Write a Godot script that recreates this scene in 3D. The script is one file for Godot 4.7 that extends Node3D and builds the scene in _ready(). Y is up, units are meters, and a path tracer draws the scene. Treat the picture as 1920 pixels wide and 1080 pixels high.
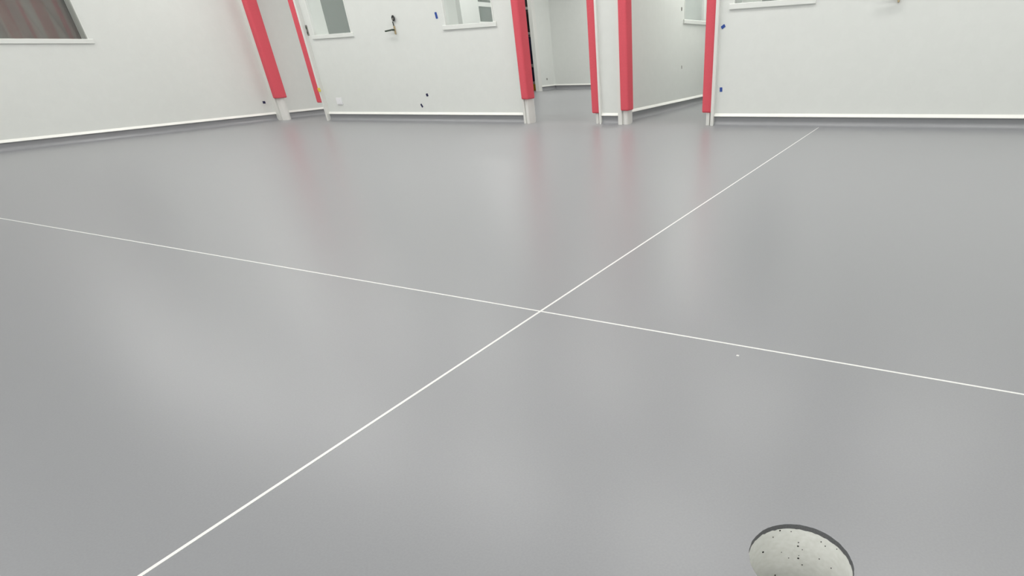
extends Node3D
# A newly floored clinical room: grey welded sheet vinyl coved up the walls, white partitions,
# steel door frames with red foam guards. Plan coordinates: x to the right, f = forward (Godot -z).

var M := {}
var used := {}


func P(x: float, y: float, f: float) -> Vector3:
	return Vector3(x, y, -f)


func _ready() -> void:
	# ---------- camera (a cropped photograph: the lens axis is off the middle of the frame) ----------
	var cam := Camera3D.new()
	cam.name = "camera"
	cam.projection = Camera3D.PROJECTION_FRUSTUM
	cam.near = 0.05
	cam.far = 60.0
	var focal := 1030.92
	cam.size = 1080.0 / focal * cam.near
	cam.frustum_offset = Vector2((960.0 - 1159.27) / focal, (770.46 - 540.0) / focal) * cam.near
	cam.transform = Transform3D(Basis(Vector3(0.895, -0.0343, -0.4447), Vector3(-0.2154, 0.8398, -0.4983), Vector3(0.3905, 0.5417, 0.7443)).orthonormalized(), Vector3(0, 0.63, 0))
	add_child(cam)
	cam.current = true

	# ---------- environment: a closed interior, no sky ----------
	var env := Environment.new()
	env.background_mode = Environment.BG_COLOR
	env.background_color = Color(0, 0, 0)
	env.tonemap_mode = Environment.TONE_MAPPER_LINEAR
	env.tonemap_exposure = 0.89
	env.sdfgi_enabled = true
	env.ssao_enabled = true
	env.ssil_enabled = true
	var we := WorldEnvironment.new()
	we.name = "world_environment"
	we.environment = env
	add_child(we)

	make_materials()

	# ---------- lamps: recessed LED panels in the ceiling ----------
	var rows := [[5.0, "row nearest the back wall"], [2.9, "second row from the back wall"], [-0.9, "row above the viewer"], [-2.7, "row behind the viewer"]]
	var places := [[-7.9, "leftmost"], [-6.2, "second from the left"], [-4.5, "third from the left"], [-2.8, "middle"], [-1.1, "third from the right"], [0.6, "second from the right"], [2.3, "rightmost"]]
	for row in rows:
		for place in places:
			ceiling_light(place[0], row[0], 1.25, "long ceiling light panel, %s in the %s" % [place[1], row[1]], "ceiling light panels of the large room")
	for a in [[-6.6, 7.8, "behind the first small window"], [-4.1, 8.0, "just left of the corridor partition"], [-7.3, 10.1, "near the grey blind"], [-4.6, 11.5, "towards the far right corner"], [-6.0, 12.6, "nearest the far wall"]]:
		ceiling_light(a[0], a[1], 2.6, "long ceiling light panel of the next room, " + a[2], "ceiling light panels behind the windows")
	ceiling_light(-9.4, 12.3, 2.5, "added unseen ceiling light panel brightening the store", "added ceiling light panel of the store")  # unseen lamp added to brighten the rack beyond the far doorway
	ceiling_light(-2.45, 8.3, 3.6, "long recessed ceiling light panel in the side corridor", "ceiling light panel of the side corridor")

	build_shell()
	build_floor()
	build_coves()
	build_frames()
	build_windows()
	build_guards()
	build_small_things()


# ======================================================================= materials
func noise_tex(freq: float, c0: Color, c1: Color, seed_value: int, size := 512, octaves := 4) -> NoiseTexture2D:
	var n := FastNoiseLite.new()
	n.seed = seed_value
	n.noise_type = FastNoiseLite.TYPE_SIMPLEX_SMOOTH
	n.frequency = freq
	n.fractal_octaves = octaves
	var g := Gradient.new()
	g.set_color(0, c0)
	g.set_color(1, c1)
	var t := NoiseTexture2D.new()
	t.width = size
	t.height = size
	t.seamless = true
	t.noise = n
	t.color_ramp = g
	return t


func mat(called: String, c: Color, rough: float, spec := 0.5, metal := 0.0) -> StandardMaterial3D:
	var m := StandardMaterial3D.new()
	m.resource_name = called
	m.albedo_color = c
	m.roughness = rough
	m.metallic_specular = spec
	m.metallic = metal
	M[called] = m
	return m


func textured(m: StandardMaterial3D, t: Texture2D, metres: float) -> void:
	m.albedo_texture = t
	m.uv1_triplanar = true
	m.uv1_world_triplanar = true
	m.uv1_scale = Vector3.ONE / metres


func make_materials() -> void:
	var m := mat("wall_paint", Color(0.90, 0.91, 0.897), 0.55, 0.4)
	textured(m, noise_tex(0.02, Color(0.99, 0.99, 0.99), Color(1, 1, 1), 3), 1.7)
	m = mat("ceiling_paint", Color(0.93, 0.93, 0.92), 0.8, 0.3)
	m = mat("vinyl", Color(0.59, 0.595, 0.609), 0.33, 0.57)
	textured(m, noise_tex(0.11, Color(0.965, 0.965, 0.965), Color(1, 1, 1), 11, 1024, 3), 0.6)
	m = mat("weld_rod", Color(0.95, 0.95, 0.94), 0.4)
	m = mat("capping", Color(0.97, 0.97, 0.95), 0.35)
	m = mat("frame_enamel", Color(0.90, 0.90, 0.885), 0.35)
	m = mat("sill_enamel", Color(0.91, 0.92, 0.905), 0.4)
	m = mat("red_foam", Color(0.89, 0.37, 0.42), 0.7, 0.35)
	textured(m, noise_tex(0.05, Color(0.96, 0.96, 0.96), Color(1, 1, 1), 21), 0.5)
	m = mat("concrete", Color(0.975, 0.98, 0.968), 0.9, 0.2)
	textured(m, noise_tex(0.03, Color(0.94, 0.94, 0.93), Color(1, 1, 1), 31), 0.2)
	m = mat("glue_edge", Color(0.47, 0.475, 0.485), 0.8, 0.3)
	textured(m, noise_tex(0.06, Color(0.8, 0.8, 0.8), Color(1, 1, 1), 33), 0.1)
	m = mat("pit_shade", Color(0.22, 0.22, 0.21), 0.95, 0.1)  # dark colour stands for the shade inside air pits in the concrete
	m = mat("glass", Color(0.82, 0.90, 0.87, 0.08), 0.03, 0.5)
	m.transparency = BaseMaterial3D.TRANSPARENCY_ALPHA
	m = mat("grey_blind", Color(0.32, 0.315, 0.305), 0.7, 0.3)
	textured(m, noise_tex(0.02, Color(0.93, 0.93, 0.93), Color(1, 1, 1), 41), 0.6)
	m = mat("pale_blind", Color(0.84, 0.855, 0.85), 0.7, 0.3)
	m = mat("lining_grey", Color(0.66, 0.67, 0.65), 0.5)
	m = mat("drape", Color(1, 1, 1), 0.75, 0.3)
	m.vertex_color_use_as_albedo = true
	m = mat("blue_tape", Color(0.16, 0.30, 0.62), 0.5)
	m = mat("navy_plastic", Color(0.11, 0.11, 0.28), 0.5)
	m = mat("black_plastic", Color(0.04, 0.04, 0.045), 0.5)
	m = mat("yellow_plastic", Color(0.88, 0.66, 0.14), 0.5)
	m = mat("yellow_tape", Color(0.90, 0.83, 0.30), 0.5)
	m = mat("rack_metal", Color(0.80, 0.80, 0.79), 0.5)
	m = mat("dark_metal", Color(0.16, 0.17, 0.17), 0.35, 0.5, 0.7)
	m = mat("lever_metal", Color(0.30, 0.34, 0.30), 0.35, 0.5, 0.6)
	m = mat("brass", Color(0.76, 0.69, 0.56), 0.35, 0.5, 0.7)
	m = mat("grey_metal", Color(0.55, 0.54, 0.52), 0.45, 0.5, 0.2)
	m = mat("white_plastic", Color(0.95, 0.95, 0.96), 0.3)
	m = mat("diffuser", Color(0.95, 0.95, 0.95), 0.6)
	m.emission_enabled = true
	m.emission = Color(1.0, 0.995, 0.98)
	m.emission_energy_multiplier = 2.2


# ======================================================================= mesh helpers
func begin() -> SurfaceTool:
	var st := SurfaceTool.new()
	st.begin(Mesh.PRIMITIVE_TRIANGLES)
	return st


func tri(st: SurfaceTool, a: Vector3, b: Vector3, c: Vector3, na: Vector3, nb: Vector3, nc: Vector3) -> void:
	if (b - a).cross(c - a).dot(na + nb + nc) > 0.0:
		var t := b
		b = c
		c = t
		var tn := nb
		nb = nc
		nc = tn
	st.set_normal(na)
	st.add_vertex(a)
	st.set_normal(nb)
	st.add_vertex(b)
	st.set_normal(nc)
	st.add_vertex(c)


func quad(st: SurfaceTool, a: Vector3, b: Vector3, c: Vector3, d: Vector3, n: Vector3) -> void:
	tri(st, a, b, c, n, n, n)
	tri(st, a, c, d, n, n, n)


# Extrude a polygon given in the plane (o; u, v) along w; the two ends can be rounded over by bevel.
func extrude(st: SurfaceTool, poly: Array, o: Vector3, u: Vector3, v: Vector3, w: Vector3, bevel := 0.0, caps := true) -> void:
	var n := poly.size()
	var area := 0.0
	for i in n:
		var p: Vector2 = poly[i]
		var q: Vector2 = poly[(i + 1) % n]
		area += p.x * q.y - q.x * p.y
	var s := 1.0 if area > 0.0 else -1.0
	var en := []
	for i in n:
		var e: Vector2 = (poly[(i + 1) % n] - poly[i]).normalized()
		en.append(Vector2(e.y, -e.x) * s)
	var vn := []
	for i in n:
		var sum: Vector2 = en[(i + n - 1) % n] + en[i]
		vn.append(sum / maxf(0.3, sum.length_squared() * 0.5))
	var length := w.length()
	var wd := w / length
	var rings := [[0.0, 0.0], [length, 0.0]]
	if bevel > 0.0:
		rings = [[0.0, bevel], [bevel * 0.3, bevel * 0.3], [bevel, 0.0], [length - bevel, 0.0], [length - bevel * 0.3, bevel * 0.3], [length, bevel]]
	for k in rings.size() - 1:
		var tilt: Vector3 = wd * (rings[k + 1][1] - rings[k][1])
		for i in n:
			var j := (i + 1) % n
			var pts := []
			for pair in [[k, i], [k, j], [k + 1, j], [k + 1, i]]:
				var q: Vector2 = poly[pair[1]] - vn[pair[1]] * rings[pair[0]][1]
				pts.append(o + u * q.x + v * q.y + wd * rings[pair[0]][0])
			var ni: Vector2 = en[i]
			var nj: Vector2 = en[i]
			if en[i].dot(en[(i + n - 1) % n]) > 0.75:
				ni = (en[i] + en[(i + n - 1) % n]).normalized()
			if en[i].dot(en[j]) > 0.75:
				nj = (en[i] + en[j]).normalized()
			var run: float = rings[k + 1][0] - rings[k][0]
			var lean: Vector3 = Vector3.ZERO if absf(tilt.length()) < 1e-7 else tilt / run
			var a3: Vector3 = (u * ni.x + v * ni.y + lean).normalized()
			var b3: Vector3 = (u * nj.x + v * nj.y + lean).normalized()
			tri(st, pts[0], pts[1], pts[2], a3, b3, b3)
			tri(st, pts[0], pts[2], pts[3], a3, b3, a3)
	if caps:
		for e in 2:
			var ring: Array = rings[0] if e == 0 else rings[rings.size() - 1]
			var flat := PackedVector2Array()
			for i in n:
				flat.append(poly[i] - vn[i] * ring[1])
			var index := Geometry2D.triangulate_polygon(flat)
			var nn := -wd if e == 0 else wd
			for t in index.size() / 3:
				var q := []
				for c in 3:
					var p2: Vector2 = flat[index[t * 3 + c]]
					q.append(o + u * p2.x + v * p2.y + wd * ring[0])
				tri(st, q[0], q[1], q[2], nn, nn, nn)


# A post: a polygon in plan (x, f) standing from y0 to y1.
func post(st: SurfaceTool, poly: Array, y0: float, y1: float, bevel := 0.0) -> void:
	extrude(st, poly, Vector3(0, y0, 0), Vector3.RIGHT, Vector3.FORWARD, Vector3.UP * (y1 - y0), bevel)


func box(st: SurfaceTool, x0: float, x1: float, y0: float, y1: float, f0: float, f1: float, bevel := 0.0) -> void:
	post(st, [Vector2(x0, f0), Vector2(x1, f0), Vector2(x1, f1), Vector2(x0, f1)], y0, y1, bevel)


func rounded(x0: float, x1: float, f0: float, f1: float, r: float, steps := 5) -> Array:
	var out := []
	for c in [[x1 - r, f1 - r, 0.0], [x0 + r, f1 - r, 0.5], [x0 + r, f0 + r, 1.0], [x1 - r, f0 + r, 1.5]]:
		for k in steps + 1:
			var a: float = (c[2] + 0.5 * k / steps) * PI
			out.append(Vector2(c[0] + cos(a) * r, c[1] + sin(a) * r))
	return out


func tube(st: SurfaceTool, a: Vector3, b: Vector3, r: float, sides := 12, bevel := 0.0) -> void:
	var w := b - a
	var up := Vector3.UP if absf(w.normalized().y) < 0.9 else Vector3.RIGHT
	var u := w.cross(up).normalized()
	var v := w.cross(u).normalized()
	var poly := []
	for i in sides:
		poly.append(Vector2(cos(TAU * i / sides), sin(TAU * i / sides)) * r)
	extrude(st, poly, a, u, v, w, bevel)


func commit(st: SurfaceTool, called: String, m: String, parent: Node = null) -> MeshInstance3D:
	var o := MeshInstance3D.new()
	o.name = called
	o.mesh = st.commit()
	o.material_override = M[m]
	o.cast_shadow = GeometryInstance3D.SHADOW_CASTING_SETTING_ON
	if parent == null:
		o.name = numbered(called)
		add_child(o)
	else:
		parent.add_child(o, true)
	return o


func numbered(called: String) -> String:
	var n: int = used.get(called, 0)
	used[called] = n + 1
	return called if n == 0 else "%s_%03d" % [called, n]


func structure(o: Node, label: String, category := "wall") -> void:
	o.set_meta("kind", "structure")
	o.set_meta("label", label)
	o.set_meta("category", category)


func tag(o: Node, label: String, category: String, group := "") -> void:
	o.set_meta("label", label)
	o.set_meta("category", category)
	if group != "":
		o.set_meta("group", group)


func thing(called: String, at: Vector3, label: String, category: String, group := "") -> Node3D:
	var o := Node3D.new()
	o.name = numbered(called)
	add_child(o)
	o.position = at
	tag(o, label, category, group)
	return o


# A wall slab with rectangular openings. o = foot of one end on its front face, a = along, t = thickness vector.
func slab(st: SurfaceTool, o: Vector3, a: Vector3, length: float, height: float, t: Vector3, holes: Array) -> void:
	var xs := [0.0, length]
	var ys := [0.0, height]
	for h in holes:
		xs.append(h[0])
		xs.append(h[2])
		ys.append(h[1])
		ys.append(h[3])
	xs.sort()
	ys.sort()
	var n := -t.normalized()
	# merge identical coordinates first so that neighbours are found
	var clean := func(list: Array) -> Array:
		var out := []
		for q in list:
			if out.is_empty() or q - out[out.size() - 1] > 1e-5:
				out.append(q)
		return out
	xs = clean.call(xs)
	ys = clean.call(ys)
	for i in xs.size() - 1:
		for j in ys.size() - 1:
			if not solid_cell(xs, ys, holes, i, j):
				continue
			var p00: Vector3 = o + a * xs[i] + Vector3.UP * ys[j]
			var p10: Vector3 = o + a * xs[i + 1] + Vector3.UP * ys[j]
			var p11: Vector3 = o + a * xs[i + 1] + Vector3.UP * ys[j + 1]
			var p01: Vector3 = o + a * xs[i] + Vector3.UP * ys[j + 1]
			quad(st, p00, p10, p11, p01, n)
			quad(st, p00 + t, p10 + t, p11 + t, p01 + t, -n)
			if not solid_cell(xs, ys, holes, i - 1, j):
				quad(st, p00, p01, p01 + t, p00 + t, -a)
			if not solid_cell(xs, ys, holes, i + 1, j):
				quad(st, p10, p11, p11 + t, p10 + t, a)
			if not solid_cell(xs, ys, holes, i, j - 1):
				quad(st, p00, p10, p10 + t, p00 + t, Vector3.DOWN)
			if not solid_cell(xs, ys, holes, i, j + 1):
				quad(st, p01, p11, p11 + t, p01 + t, Vector3.UP)


func solid_cell(xs: Array, ys: Array, holes: Array, i: int, j: int) -> bool:
	if i < 0 or j < 0 or i >= xs.size() - 1 or j >= ys.size() - 1:
		return false
	var cx: float = (xs[i] + xs[i + 1]) / 2.0
	var cy: float = (ys[j] + ys[j + 1]) / 2.0
	for h in holes:
		if cx > h[0] and cx < h[2] and cy > h[1] and cy < h[3]:
			return false
	return true


# ======================================================================= lamps
func ceiling_light(x: float, f: float, energy: float, label: String, group: String) -> void:
	var t := thing("ceiling_light", P(x, 2.7, f), label, "ceiling light", group)
	var st := begin()
	for s in [-1, 1]:
		st_box_local(st, Vector3(s * 0.6, -0.008, 0), Vector3(0.02, 0.016, 0.62))
		st_box_local(st, Vector3(0, -0.008, s * 0.3), Vector3(1.18, 0.016, 0.02))
	commit(st, "frame", "sill_enamel", t)
	st = begin()
	st_box_local(st, Vector3(0, -0.005, 0), Vector3(1.18, 0.006, 0.58))
	commit(st, "diffuser", "diffuser", t)
	var l := AreaLight3D.new()
	l.name = "lamp"
	l.area_size = Vector2(1.18, 0.58)
	l.light_energy = energy
	l.light_color = Color(1.0, 0.995, 0.98)
	l.shadow_enabled = true
	l.set("area_range", 20.0)
	l.set("area_attenuation", 2.0)
	l.rotation_degrees = Vector3(-90, 0, 0)
	l.position = Vector3(0, -0.02, 0)
	t.add_child(l)


func st_box_local(st: SurfaceTool, c: Vector3, s: Vector3) -> void:
	var h := s / 2.0
	extrude(st, [Vector2(-h.x, -h.z), Vector2(h.x, -h.z), Vector2(h.x, h.z), Vector2(-h.x, h.z)], c - Vector3(0, h.y, 0), Vector3.RIGHT, Vector3.BACK, Vector3.UP * s.y)


# ======================================================================= shell
const CEIL := 2.7
const BACK := 6.1      # face of the back wall
const LEFT := -8.72    # face of the left wall
const DEEP := 0.23     # thickness of the partitions


func build_shell() -> void:
	# back wall: three stretches between three door openings, four windows
	var st := begin()
	slab(st, P(-8.72, 0, BACK), Vector3.RIGHT, 12.22, CEIL, Vector3.FORWARD * DEEP, [
		[0.0, 0.0, 1.06, 2.1], [4.42, 0.0, 5.46, 2.1], [5.70, 0.0, 6.76, 2.1],
		[1.22, 1.0, 1.90, 2.0], [3.466, 1.0, 4.146, 2.0], [6.90, 1.0, 7.58, 2.0]])
	structure(commit(st, "wall_back", "wall_paint"), "white back wall with door openings and small windows")
	# left wall, running on into the next room
	st = begin()
	slab(st, P(LEFT, 0, -3.5), Vector3.FORWARD, 13.8, CEIL, Vector3.LEFT * 0.12, [[4.3, 1.0, 7.561, 2.2], [10.6, 1.0, 11.5, 2.0]])
	structure(commit(st, "wall_left", "wall_paint"), "white left wall with a dark draped window")
	st = begin()
	slab(st, P(3.5, 0, -3.5), Vector3.FORWARD, 9.83, CEIL, Vector3.RIGHT * 0.12, [])
	structure(commit(st, "wall_right", "wall_paint"), "white wall closing the room on the right")
	st = begin()
	slab(st, P(-8.84, 0, -3.5), Vector3.RIGHT, 12.46, CEIL, Vector3.BACK * 0.12, [])
	structure(commit(st, "wall_front", "wall_paint"), "white wall behind the viewer")
	# the room behind the middle wall
	st = begin()
	slab(st, P(-10.2, 0, 13.3), Vector3.RIGHT, 8.5, CEIL, Vector3.FORWARD * 0.12, [])
	structure(commit(st, "wall_far", "wall_paint"), "far white wall of the room seen through the doorway")
	st = begin()
	slab(st, P(-8.35, 0, 10.3), Vector3.FORWARD, 3.0, CEIL, Vector3.LEFT * 0.08, [[0.42, 1.3, 1.02, 2.0], [1.3, 0.0, 2.33, 2.1]])
	slab(st, P(-8.72, 0, 10.18), Vector3.RIGHT, 0.37, CEIL, Vector3.FORWARD * 0.12, [])
	structure(commit(st, "wall_far_left", "wall_paint"), "far side wall with the doorway to the storage rack")
	st = begin()
	slab(st, P(-10.2, 0, 11.0), Vector3.FORWARD, 2.3, CEIL, Vector3.LEFT * 0.12, [])
	slab(st, P(-10.2, 0, 11.0), Vector3.RIGHT, 1.77, CEIL, Vector3.BACK * 0.12, [])
	structure(commit(st, "wall_store", "wall_paint"), "plain walls of the store behind the far doorway")
	# partition between that room and the side corridor
	st = begin()
	slab(st, P(-3.10, 0, BACK + DEEP), Vector3.FORWARD, 6.97, CEIL, Vector3.LEFT * 0.12, [[1.86, 1.0, 2.66, 2.0]])
	structure(commit(st, "wall_corridor_left", "wall_paint"), "white corridor wall with a window, seen through the right doorway")
	st = begin()
	slab(st, P(-1.75, 0, BACK + DEEP), Vector3.FORWARD, 6.97, CEIL, Vector3.RIGHT * 0.12, [])
	slab(st, P(-3.1, 0, 10.6), Vector3.RIGHT, 1.35, CEIL, Vector3.FORWARD * 0.12, [])
	structure(commit(st, "wall_corridor_right", "wall_paint"), "white walls closing the side corridor")
	# small room behind the draped window
	st = begin()
	slab(st, P(-10.0, 0, 0.4), Vector3.FORWARD, 4.6, CEIL, Vector3.LEFT * 0.12, [])
	slab(st, P(-10.0, 0, 0.4), Vector3.RIGHT, 1.16, CEIL, Vector3.BACK * 0.12, [])
	slab(st, P(-10.0, 0, 5.0), Vector3.RIGHT, 1.16, CEIL, Vector3.FORWARD * 0.12, [])
	structure(commit(st, "wall_side_room", "wall_paint"), "walls of the room behind the draped window")
	st = begin()
	box(st, -10.4, 3.7, CEIL, CEIL + 0.15, -3.7, 13.9)
	structure(commit(st, "ceiling", "ceiling_paint"), "flat white ceiling", "ceiling")


# ======================================================================= floor
const HOLE := Vector2(-0.0288, 0.6103)
const HOLE_R := 0.0737


func build_floor() -> void:
	var st := begin()
	var up := Vector3.UP
	var x0 := -10.4
	var x1 := 3.7
	var f0 := -3.7
	var f1 := 13.9
	var e := 0.15
	var hx0 := HOLE.x - e
	var hx1 := HOLE.x + e
	var hf0 := HOLE.y - e
	var hf1 := HOLE.y + e
	for r in [[x0, x1, f0, hf0], [x0, x1, hf1, f1], [x0, hx0, hf0, hf1], [hx1, x1, hf0, hf1]]:
		quad(st, P(r[0], 0, r[2]), P(r[1], 0, r[2]), P(r[1], 0, r[3]), P(r[0], 0, r[3]), up)
	var steps := 96
	var rng := RandomNumberGenerator.new()
	rng.seed = 5
	var rim := []
	for i in steps:
		var a := TAU * i / steps
		rim.append(HOLE_R + rng.randf_range(-0.0004, 0.0004))
	for i in steps:
		var q := []
		for k in [i, (i + 1) % steps]:
			var a: float = TAU * k / steps
			var d := Vector2(cos(a), sin(a))
			var far: Vector2 = HOLE + d * e / maxf(absf(d.x), absf(d.y))
			var near: Vector2 = HOLE + d * rim[k]
			q.append(P(near.x, 0, near.y))
			q.append(P(far.x, 0, far.y))
		quad(st, q[0], q[1], q[3], q[2], up)
	var b := -0.32
	quad(st, P(x0, b, f0), P(x1, b, f0), P(x1, b, f1), P(x0, b, f1), Vector3.DOWN)
	quad(st, P(x0, b, f0), P(x1, b, f0), P(x1, 0, f0), P(x0, 0, f0), Vector3.BACK)
	quad(st, P(x0, b, f1), P(x1, b, f1), P(x1, 0, f1), P(x0, 0, f1), Vector3.FORWARD)
	quad(st, P(x0, b, f0), P(x0, b, f1), P(x0, 0, f1), P(x0, 0, f0), Vector3.LEFT)
	quad(st, P(x1, b, f0), P(x1, b, f1), P(x1, 0, f1), P(x1, 0, f0), Vector3.RIGHT)
	var fl := commit(st, "floor", "vinyl")
	structure(fl, "smooth grey sheet vinyl floor with a round cored hole", "floor")
	# cut edge of vinyl and glue around the hole
	st = begin()
	ring_wall(st, rim, 0.0, -0.010, 0.0, 0.0012, 77)
	var edge := commit(st, "cut_edge", "glue_edge", fl)
	edge.set_meta("label", "dark cut edge of vinyl and glue")
	# the cored hole through the concrete
	st = begin()
	ring_wall(st, rim, -0.010, -0.30, 0.0004, 0.0004, 78)
	for i in steps:
		var a0 := TAU * i / steps
		var a1 := TAU * (i + 1) / steps
		tri(st, P(HOLE.x, -0.30, HOLE.y), P(HOLE.x + cos(a0) * 0.076, -0.30, HOLE.y + sin(a0) * 0.076), P(HOLE.x + cos(a1) * 0.076, -0.30, HOLE.y + sin(a1) * 0.076), up, up, up)
	var core := commit(st, "core_hole", "concrete", fl)
	core.set_meta("label", "pale concrete wall of the round hole")
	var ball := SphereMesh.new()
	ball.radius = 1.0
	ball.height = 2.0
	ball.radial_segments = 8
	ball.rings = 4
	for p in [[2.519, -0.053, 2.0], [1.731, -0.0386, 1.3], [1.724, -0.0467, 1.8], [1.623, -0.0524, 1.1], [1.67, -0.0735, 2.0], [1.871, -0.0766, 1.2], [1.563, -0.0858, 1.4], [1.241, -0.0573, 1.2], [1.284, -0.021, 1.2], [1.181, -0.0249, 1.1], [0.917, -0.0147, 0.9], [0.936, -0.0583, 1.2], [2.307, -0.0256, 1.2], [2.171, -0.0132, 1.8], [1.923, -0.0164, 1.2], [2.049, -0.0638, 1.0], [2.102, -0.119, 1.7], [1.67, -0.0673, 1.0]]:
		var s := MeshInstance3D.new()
		s.name = "shaded_pit"  # small dark ball standing in for a shaded air pit
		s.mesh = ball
		s.material_override = M.pit_shade
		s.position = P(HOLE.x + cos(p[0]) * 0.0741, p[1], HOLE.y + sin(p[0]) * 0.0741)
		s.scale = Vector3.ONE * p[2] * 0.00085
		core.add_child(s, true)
	# welded joints between the sheets: rods trimmed flush
	st = begin()
	box(st, -0.9143, -0.9072, -0.004, 0.0006, -3.4, 6.045)
	commit(st, "weld_seam", "weld_rod", fl)
	st = begin()
	box(st, -8.66, 3.45, -0.004, 0.0005, 1.2602, 1.2662)
	commit(st, "weld_seam", "weld_rod", fl)


func ring_wall(st: SurfaceTool, rim: Array, y0: float, y1: float, grow: float, wobble: float, seed_value: int) -> void:
	var rng := RandomNumberGenerator.new()
	rng.seed = seed_value
	var n := rim.size()
	var low := []
	for i in n:
		low.append(rng.randf_range(-wobble, wobble))
	for i in n:
		var j := (i + 1) % n
		var pts := []
		for k in [i, j]:
			var a: float = TAU * k / n
			var r: float = rim[k] + grow
			pts.append(P(HOLE.x + cos(a) * r, y0, HOLE.y + sin(a) * r))
			pts.append(P(HOLE.x + cos(a) * r, y1 + (low[k] if y1 > -0.1 else 0.0), HOLE.y + sin(a) * r))
		var na := P(-cos(TAU * i / n), 0, -sin(TAU * i / n))
		var nb := P(-cos(TAU * j / n), 0, -sin(TAU * j / n))
		tri(st, pts[0], pts[2], pts[3], na, nb, nb)
		tri(st, pts[0], pts[3], pts[1], na, nb, na)


# ======================================================================= coved skirting
# a and b are ends on the wall face (x, f); n points into the room
func cove(called: String, a: Vector2, b: Vector2, n: Vector2, label: String, m := "vinyl") -> void:
	var prof := [Vector2(-0.002, -0.001), Vector2(0.048, -0.001), Vector2(0.048, 0.0003)]
	var r := 0.042
	for k in 9:
		var t := PI / 2.0 * k / 8.0
		prof.append(Vector2(0.004 + r - sin(t) * r, r + 0.0005 - cos(t) * r))
	prof.append(Vector2(0.004, 0.092))
	prof.append(Vector2(-0.002, 0.092))
	var w := P(b.x, 0, b.y) - P(a.x, 0, a.y)
	var u := P(n.x, 0, n.y)
	var st := begin()
	extrude(st, prof, P(a.x, 0, a.y), u, Vector3.UP, w)
	var o := commit(st, called, m)
	structure(o, label, "baseboard")
	st = begin()
	extrude(st, [Vector2(-0.002, 0.081), Vector2(0.020, 0.081), Vector2(0.022, 0.084), Vector2(0.020, 0.088), Vector2(0.013, 0.097), Vector2(0.006, 0.105), Vector2(0.0, 0.109), Vector2(-0.002, 0.109)], P(a.x, 0, a.y), u, Vector3.UP, w)
	var c := commit(st, "capping_strip", "capping", o)
	c.set_meta("label", "thin white capping strip")


func build_coves() -> void:
	var front := Vector2(0, -1)
	cove("baseboard_left", Vector2(LEFT, -3.48), Vector2(LEFT, 6.03), Vector2(1, 0), "grey coved vinyl skirting along the left wall")
	cove("baseboard_passage", Vector2(LEFT, 6.215), Vector2(LEFT, 10.18), Vector2(1, 0), "grey coved vinyl skirting in the left passage")
	cove("baseboard_middle", Vector2(-7.63, BACK), Vector2(-4.268, BACK), front, "grey coved vinyl skirting under the two small windows")
	cove("baseboard_stub", Vector2(-3.25, BACK), Vector2(-3.03, BACK), front, "short grey coved skirting between the two doorways")
	cove("baseboard_right", Vector2(-1.955, BACK), Vector2(3.5, BACK), front, "grey coved vinyl skirting along the right stretch of wall")
	cove("baseboard_corridor", Vector2(-3.10, 6.36), Vector2(-3.10, 10.6), Vector2(1, 0), "grey coved vinyl skirting along the side corridor")
	cove("baseboard_far", Vector2(-8.35, 13.3), Vector2(-3.22, 13.3), front, "grey coved skirting of the far wall")
	cove("baseboard_far_left", Vector2(-8.35, 12.68), Vector2(-8.35, 13.3), Vector2(1, 0), "short grey coved skirting beside the far doorway")


# ======================================================================= door frames
func V(points: Array) -> Array:
	var out := []
	for p in points:
		out.append(Vector2(p[0], p[1]))
	return out


func jamb(called: String, poly: Array, label: String) -> void:
	var st := begin()
	post(st, V(poly), 0.0, 2.1)
	structure(commit(st, called, "frame_enamel"), label, "door frame")


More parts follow.
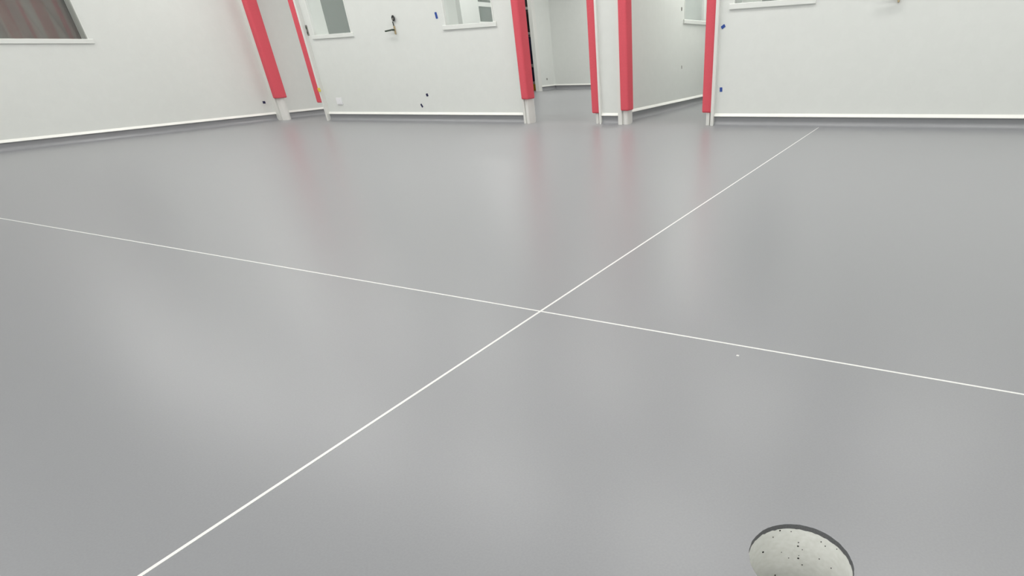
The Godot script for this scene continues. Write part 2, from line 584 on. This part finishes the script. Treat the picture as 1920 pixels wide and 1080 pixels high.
func build_frames() -> void:
	jamb("trim_1", [[-8.72, 6.03], [-8.634, 6.03], [-8.628, 6.05], [-8.612, 6.05], [-8.606, 6.035], [-8.56, 6.06], [-8.55, 6.085], [-8.556, 6.12], [-8.66, 6.215], [-8.68, 6.225], [-8.72, 6.225]], "white steel door jamb against the left wall")
	jamb("trim_2", [[-7.63, 6.045], [-7.662, 6.045], [-7.665, 6.05], [-7.665, 6.33], [-7.63, 6.33]], "slim white door jamb beside the yellow tag")
	jamb("trim_3", [[-4.264, 6.035], [-4.236, 6.035], [-4.233, 6.05], [-4.222, 6.05], [-4.219, 6.033], [-4.186, 6.033], [-4.18, 6.045], [-4.18, 6.12], [-4.2, 6.18], [-4.285, 6.32], [-4.32, 6.33], [-4.32, 6.11], [-4.264, 6.11]], "white fluted steel door jamb left of the open doorway")
	jamb("trim_4", [[-3.25, 6.065], [-3.273, 6.065], [-3.273, 6.13], [-3.301, 6.13], [-3.305, 6.11], [-3.337, 6.11], [-3.337, 6.33], [-3.25, 6.33]], "thin white door jamb on the left of the narrow wall piece")
	jamb("trim_5", [[-3.03, 6.05], [-2.985, 6.05], [-2.982, 6.07], [-2.968, 6.075], [-2.963, 6.055], [-2.935, 6.06], [-2.925, 6.07], [-2.922, 6.15], [-2.94, 6.20], [-2.99, 6.33], [-3.03, 6.33]], "white steel door jamb on the right of the narrow wall piece")
	jamb("trim_6", [[-1.955, 6.055], [-1.985, 6.055], [-1.985, 6.13], [-2.005, 6.13], [-2.007, 6.09], [-2.042, 6.09], [-2.042, 6.33], [-1.955, 6.33]], "thin two-legged white door jamb left of the right wall")
	jamb("trim_7", [[-8.34, 12.56], [-8.33, 12.63], [-8.33, 12.68], [-8.35, 12.69], [-8.435, 12.63], [-8.435, 12.56]], "white door jamb of the far doorway")
	for p in [[-8.72, -7.63, "trim_8", "white door head above the left passage"], [-4.32, -3.25, "trim_9", "white door head above the middle doorway"], [-3.03, -1.955, "trim_10", "white door head above the right doorway"]]:
		var st := begin()
		box(st, p[0], p[1], 2.1, 2.16, 6.045, 6.345)
		structure(commit(st, p[2], "frame_enamel"), p[3], "door frame")


# ======================================================================= windows
# at = foot of the left end on the wall face, a = along, n = towards the viewer's side
func window(called: String, at: Vector3, a: Vector3, n: Vector3, width: float, y0: float, y1: float, label: String, glass_depth := 0.03) -> Node3D:
	var o := Node3D.new()
	o.name = called
	add_child(o)
	structure(o, label, "window")
	var st := begin()
	# sill: a shallow board with a rounded nose
	extrude(st, [Vector2(0.0, -0.045), Vector2(0.012, -0.045), Vector2(0.016, -0.041), Vector2(0.016, -0.004), Vector2(0.012, 0.0), Vector2(-0.03, 0.0), Vector2(-0.03, -0.002), Vector2(0.0, -0.004)], at + Vector3.UP * y0 - a * 0.045, n, Vector3.UP, a * (width + 0.09))
	commit(st, "sill", "sill_enamel", o)
	st = begin()
	var w := 0.012
	for s in 2:
		var foot := at + a * (0.0 if s == 0 else width)
		var d := a * (-w if s == 0 else w)
		extrude(st, [Vector2(0, 0), Vector2(1, 0), Vector2(1, 0.006), Vector2(0, 0.006)], foot + Vector3.UP * y0, d, n, Vector3.UP * (y1 - y0))
	extrude(st, [Vector2(0, 0), Vector2(w, 0), Vector2(w, 0.006), Vector2(0, 0.006)], at - a * w + Vector3.UP * y1, Vector3.UP, n, a * (width + 2.0 * w))
	commit(st, "window_frame", "sill_enamel", o)
	st = begin()
	extrude(st, [Vector2(0.001, y0 + 0.001), Vector2(width - 0.001, y0 + 0.001), Vector2(width - 0.001, y1 - 0.001), Vector2(0.001, y1 - 0.001)], at - n * (glass_depth + 0.006), a, Vector3.UP, n * 0.006)
	commit(st, "pane", "glass", o)
	return o


func panel(parent: Node, called: String, m: String, at: Vector3, a: Vector3, n: Vector3, x0: float, x1: float, y0: float, y1: float, thick: float) -> void:
	var st := begin()
	extrude(st, [Vector2(x0, y0), Vector2(x1, y0), Vector2(x1, y1), Vector2(x0, y1)], at - n * thick, a, Vector3.UP, n * thick)
	commit(st, called, m, parent)


func build_windows() -> void:
	var R := Vector3.RIGHT
	var B := Vector3.BACK
	window("window_1", P(-7.50, 0, BACK), R, B, 0.68, 1.0, 2.0, "small window in the white wall, dark grey inside, near the left door jamb")
	window("window_2", P(-5.254, 0, BACK), R, B, 0.68, 1.0, 2.0, "small window with pale room behind, left of the tall red guard")
	window("window_3", P(-1.82, 0, BACK), R, B, 0.68, 1.0, 2.0, "window in the right wall of which only the sill shows")
	var w4 := window("window_4", P(LEFT, 0, 0.8), Vector3.FORWARD, R, 3.261, 1.0, 2.2, "wide dark draped window in the left wall", 0.09)
	panel(w4, "reveal_lining", "lining_grey", P(LEFT - 0.002, 0, 0.8), Vector3.FORWARD, R, 3.251, 3.2605, 1.001, 2.199, 0.086)
	var w5 := window("window_5", P(LEFT, 0, 7.1), Vector3.FORWARD, R, 0.9, 1.0, 2.0, "window with a grey blind seen through the first small window", 0.02)
	panel(w5, "blind", "grey_blind", P(LEFT - 0.06, 0, 7.1), Vector3.FORWARD, R, 0.002, 0.898, 1.002, 1.998, 0.02)
	var w6 := window("window_6", P(-3.10, 0, 8.19), Vector3.FORWARD, R, 0.8, 1.0, 2.0, "window with a pale blind in the corridor wall", 0.02)
	panel(w6, "blind", "pale_blind", P(-3.15, 0, 8.19), Vector3.FORWARD, R, 0.002, 0.798, 1.002, 1.998, 0.02)
	var w7 := window("window_7", P(-8.35, 0, 10.72), Vector3.FORWARD, R, 0.6, 1.3, 2.0, "barred dark window in the far side wall", 0.02)
	panel(w7, "blind", "grey_blind", P(-8.42, 0, 10.72), Vector3.FORWARD, R, 0.002, 0.598, 1.302, 1.998, 0.02)
	for y in [1.58, 1.69]:
		panel(w7, "glazing_bar", "sill_enamel", P(-8.345, 0, 10.72), Vector3.FORWARD, R, 0.0, 0.6, y - 0.035, y + 0.035, 0.02)
	# folded drape behind the wide left window
	var st := begin()
	var rng := RandomNumberGenerator.new()
	rng.seed = 9
	var cols := 240
	var rows := 14
	var tone := FastNoiseLite.new()
	tone.seed = 4
	tone.frequency = 1.0
	tone.fractal_octaves = 2
	var grid := []
	for i in cols + 1:
		var line := []
		for j in rows + 1:
			var f: float = 0.70 + 3.46 * i / cols
			var y: float = 0.85 + 1.5 * j / rows
			var q: float = f + 0.16 * (y - 1.0) + 0.03 * sin(y * 5.0)
			var x: float = -8.92 + 0.022 * sin(q * 31.0) + 0.014 * sin(q * 53.0 + 1.3) + 0.01 * sin(q * 17.0 + y * 2.0)
			line.append(P(x, y, f))
		grid.append(line)
	st.set_smooth_group(0)
	for i in cols:
		for j in rows:
			for c in [[i, j], [i, j + 1], [i + 1, j + 1], [i, j], [i + 1, j + 1], [i + 1, j]]:
				var p: Vector3 = grid[c[0]][c[1]]
				var k := clampf(0.5 + 1.1 * tone.get_noise_2d((-p.z + 0.16 * p.y) * 5.5, p.y * 0.5), 0.0, 1.0)
				var col := Color(0.160, 0.078, 0.074).lerp(Color(0.15, 0.112, 0.100), k)
				st.set_color(col)
				st.add_vertex(p)
	st.generate_normals()
	var d := commit(st, "curtain", "drape")
	tag(d, "folded brownish drape hanging behind the wide left window", "curtain")


# ======================================================================= red foam guards on the door jambs
func guard(poly: Array, y0: float, label: String) -> void:
	var st := begin()
	post(st, poly, y0, 2.02, 0.012)
	tag(commit(st, "edge_guard", "red_foam"), label, "edge guard", "red foam guards on the door jambs")


func build_guards() -> void:
	guard(rounded(-8.632, -8.528, 6.0, 6.175, 0.03), 0.285, "wide red foam guard on the jamb at the left wall")
	guard(rounded(-7.772, -7.667, 6.045, 6.2, 0.02), 0.225, "thin slanting red foam guard beside the yellow tag")
	guard(rounded(-4.25, -4.158, 6.0, 6.165, 0.025), 0.25, "thick red foam guard between the middle wall and the open doorway")
	guard(rounded(-3.372, -3.276, 6.085, 6.22, 0.01), 0.105, "slim red foam guard on the left of the narrow wall piece")
	guard(rounded(-2.992, -2.898, 6.03, 6.175, 0.018), 0.135, "red foam guard on the right of the narrow wall piece")
	guard(rounded(-2.085, -1.988, 6.075, 6.21, 0.01), 0.115, "slim red foam guard left of the long right wall")


# ======================================================================= small things
# a flat piece stuck to a wall: o centre on the wall, a along, n out of it
func patch(called: String, m: String, o: Vector3, a: Vector3, n: Vector3, w: float, h: float, turn: float, label: String, category: String, group := "", thick := 0.003) -> void:
	var st := begin()
	var u := a * cos(turn) + Vector3.UP * sin(turn)
	var v := Vector3.UP * cos(turn) - a * sin(turn)
	var x := w / 2.0
	var y := h / 2.0
	var c := minf(x, y) * 0.3
	extrude(st, [Vector2(-x, -y + c), Vector2(-x + c, -y), Vector2(x, -y), Vector2(x, y - c), Vector2(x - c, y), Vector2(-x, y)], Vector3.ZERO, u, v, n * thick)
	var p := commit(st, called, m)
	p.position = o
	tag(p, label, category, group)


func lever(x: float, y: float, label: String) -> void:
	var t := thing("door_lever", P(x, y, BACK), label, "door lever", "door levers on the back wall")
	# dark lock ring above
	var st := begin()
	var ring := TorusMesh.new()
	ring.inner_radius = 0.012
	ring.outer_radius = 0.024
	ring.rings = 20
	ring.ring_segments = 8
	var r := MeshInstance3D.new()
	r.name = "lock_ring"
	r.mesh = ring
	r.material_override = M.dark_metal
	r.rotation_degrees = Vector3(90, 0, 20)
	r.scale = Vector3(1.5, 1.0, 1.3)
	r.position = Vector3(0.022, 0.158, 0.012)
	t.add_child(r, true)
	tube(st, Vector3(0.022, 0.15, 0.0), Vector3(0.022, 0.15, 0.02), 0.011, 12, 0.002)
	commit(st, "lock_cylinder", "grey_metal", t)
	st = begin()
	tube(st, Vector3(0.004, 0.127, 0.012), Vector3(0.010, 0.05, 0.010), 0.0055, 8, 0.001)
	commit(st, "rod", "dark_metal", t)
	st = begin()
	extrude(st, rounded(-0.008, 0.008, 0.0, 0.085, 0.006), Vector3(0.010, -0.002, 0.0), Vector3.RIGHT, Vector3.UP, Vector3.BACK * 0.02, 0.004)
	commit(st, "backplate", "brass", t)
	st = begin()
	tube(st, Vector3(0.010, 0.043, 0.018), Vector3(0.010, 0.043, 0.06), 0.010, 12, 0.002)
	tube(st, Vector3(0.016, 0.043, 0.056), Vector3(-0.108, 0.033, 0.056), 0.0085, 12, 0.003)
	commit(st, "handle", "lever_metal", t)


func build_small_things() -> void:
	var R := Vector3.RIGHT
	var B := Vector3.BACK
	var blue := "small blue tape pieces on the walls"
	patch("blue_tape", "blue_tape", P(-5.374, 1.10, BACK), R, B, 0.03, 0.062, 0.15, "small blue tape mark left of the pale small window", "tape", blue)
	patch("blue_tape", "navy_plastic", P(-5.747, 0.301, BACK), R, B, 0.032, 0.032, 0.2, "upper of two tiny dark blue marks low on the middle wall", "tape", blue)
	patch("blue_tape", "navy_plastic", P(-5.872, 0.183, BACK), R, B, 0.024, 0.042, 0.5, "lower of two tiny dark blue marks low on the middle wall", "tape", blue)
	patch("blue_tape", "blue_tape", P(-1.918, 0.83, BACK), R, B, 0.038, 0.026, 0.55, "upper blue tape mark beside the slim red guard on the right wall", "tape", blue)
	patch("blue_tape", "blue_tape", P(-1.904, 0.317, BACK), R, B, 0.026, 0.038, 0.05, "lower blue tape mark beside the slim red guard on the right wall", "tape", blue)
	patch("blue_tape", "navy_plastic", P(LEFT, 0.242, 5.909), Vector3.FORWARD, R, 0.04, 0.032, 0.0, "tiny dark blue mark low on the left wall", "tape", blue)
	patch("yellow_tag", "yellow_tape", P(-7.632, 0.381, 6.045), R, B, 0.03, 0.045, 0.2, "small yellow tag beside the thin slanting red guard", "tag", "", 0.02)
	patch("wall_plug", "grey_metal", P(-3.10, 1.105, 8.08), Vector3.FORWARD, R, 0.035, 0.036, 0.0, "small grey plug beside the corridor window", "wall plug")
	patch("wall_scuff", "grey_metal", P(-3.10, 0.478, 8.13), Vector3.FORWARD, R, 0.014, 0.036, 0.2, "thin grey fleck low on the corridor wall", "mark")
	patch("wall_plug", "grey_metal", P(-8.35, 0.23, 12.95), Vector3.FORWARD, R, 0.05, 0.04, 0.0, "tiny grey plug low on the far side wall", "wall plug")
	# latch plate
	var t := thing("latch_plate", P(-7.622, 1.0, BACK), "narrow grey latch plate on the wall beside the first window", "latch plate")
	var st := begin()
	extrude(st, rounded(-0.024, 0.024, 0.0, 0.115, 0.004), Vector3.ZERO, R, Vector3.UP, B * 0.004)
	commit(st, "plate", "grey_metal", t)
	for y in [0.03, 0.085]:
		st = begin()
		extrude(st, rounded(-0.012, 0.012, y - 0.014, y + 0.014, 0.003), B * 0.004, R, Vector3.UP, B * 0.0015)
		commit(st, "bolt_slot", "lever_metal", t)
	# socket
	t = thing("wall_socket", P(-7.364, 0.195, BACK), "white square wall socket low on the middle wall", "socket")
	st = begin()
	extrude(st, rounded(-0.052, 0.052, 0.0, 0.085, 0.006), Vector3.ZERO, R, Vector3.UP, B * 0.012, 0.003)
	commit(st, "cover_plate", "white_plastic", t)
	st = begin()
	extrude(st, rounded(-0.028, 0.028, 0.014, 0.071, 0.01), B * 0.012, R, Vector3.UP, B * 0.004, 0.002)
	commit(st, "rocker", "white_plastic", t)
	lever(-6.065, 0.95, "dark and brass door lever on the middle wall between two windows")
	lever(-0.44, 0.925, "door lever at the upper edge of the right wall")
	# storage rack beyond the far doorway
	t = thing("storage_rack", P(-8.95, 0, 12.78), "tall pale storage rack through the far doorway", "rack")
	for c in [[-0.2, -0.5], [-0.2, 0.5], [0.2, -0.5], [0.2, 0.5]]:
		st = begin()
		st_box_local(st, Vector3(c[0], 1.05, c[1]), Vector3(0.03, 2.1, 0.03))
		commit(st, "upright", "rack_metal", t)
	var shelves := [0.18, 0.535, 1.165, 1.64, 2.05]
	for y in shelves:
		st = begin()
		st_box_local(st, Vector3(0, y - 0.02, 0), Vector3(0.43, 0.05, 1.0))
		commit(st, "shelf", "rack_metal", t)
	var goods := [[0.185, 0.29, "navy_plastic", "dark blue storage box on the rack's lowest shelf"], [0.54, 0.54, "navy_plastic", "tall dark blue storage box on the rack's second shelf"], [1.17, 0.40, "black_plastic", "black storage box on the rack's third shelf"], [1.645, 0.3, "black_plastic", "black storage box on the rack's top shelf"]]
	for g in goods:
		var bx := thing("storage_box", P(-8.95, g[0], 12.78), g[3], "box", "boxes on the storage rack")
		st = begin()
		extrude(st, rounded(-0.19, 0.19, -0.46, 0.46, 0.03), Vector3.UP * 0.001, R, Vector3.BACK, Vector3.UP * (g[1] - 0.03), 0.008)
		commit(st, "tub", g[2], bx)
		st = begin()
		extrude(st, rounded(-0.2, 0.2, -0.47, 0.47, 0.03), Vector3.UP * (g[1] - 0.03), R, Vector3.BACK, Vector3.UP * 0.025, 0.005)
		commit(st, "lid", g[2], bx)
	var bin := thing("yellow_bin", P(-8.72, 0, 12.9), "yellow bin on the floor by the rack beyond the doorway", "bin")
	st = begin()
	extrude(st, rounded(-0.03, 0.03, -0.2, 0.2, 0.02), Vector3.ZERO, R, Vector3.BACK, Vector3.UP * 0.13, 0.006)
	commit(st, "tub", "yellow_plastic", bin)
	# fleck of white paint on the floor
	st = begin()
	extrude(st, rounded(-0.0035, 0.0035, -0.003, 0.003, 0.002, 2), Vector3.ZERO, R, B, Vector3.UP * 0.001)
	var fleck := commit(st, "paint_fleck", "weld_rod")
	fleck.position = P(-0.295, 0.0, 1.207)
	tag(fleck, "tiny white fleck lying on the grey floor", "fleck")
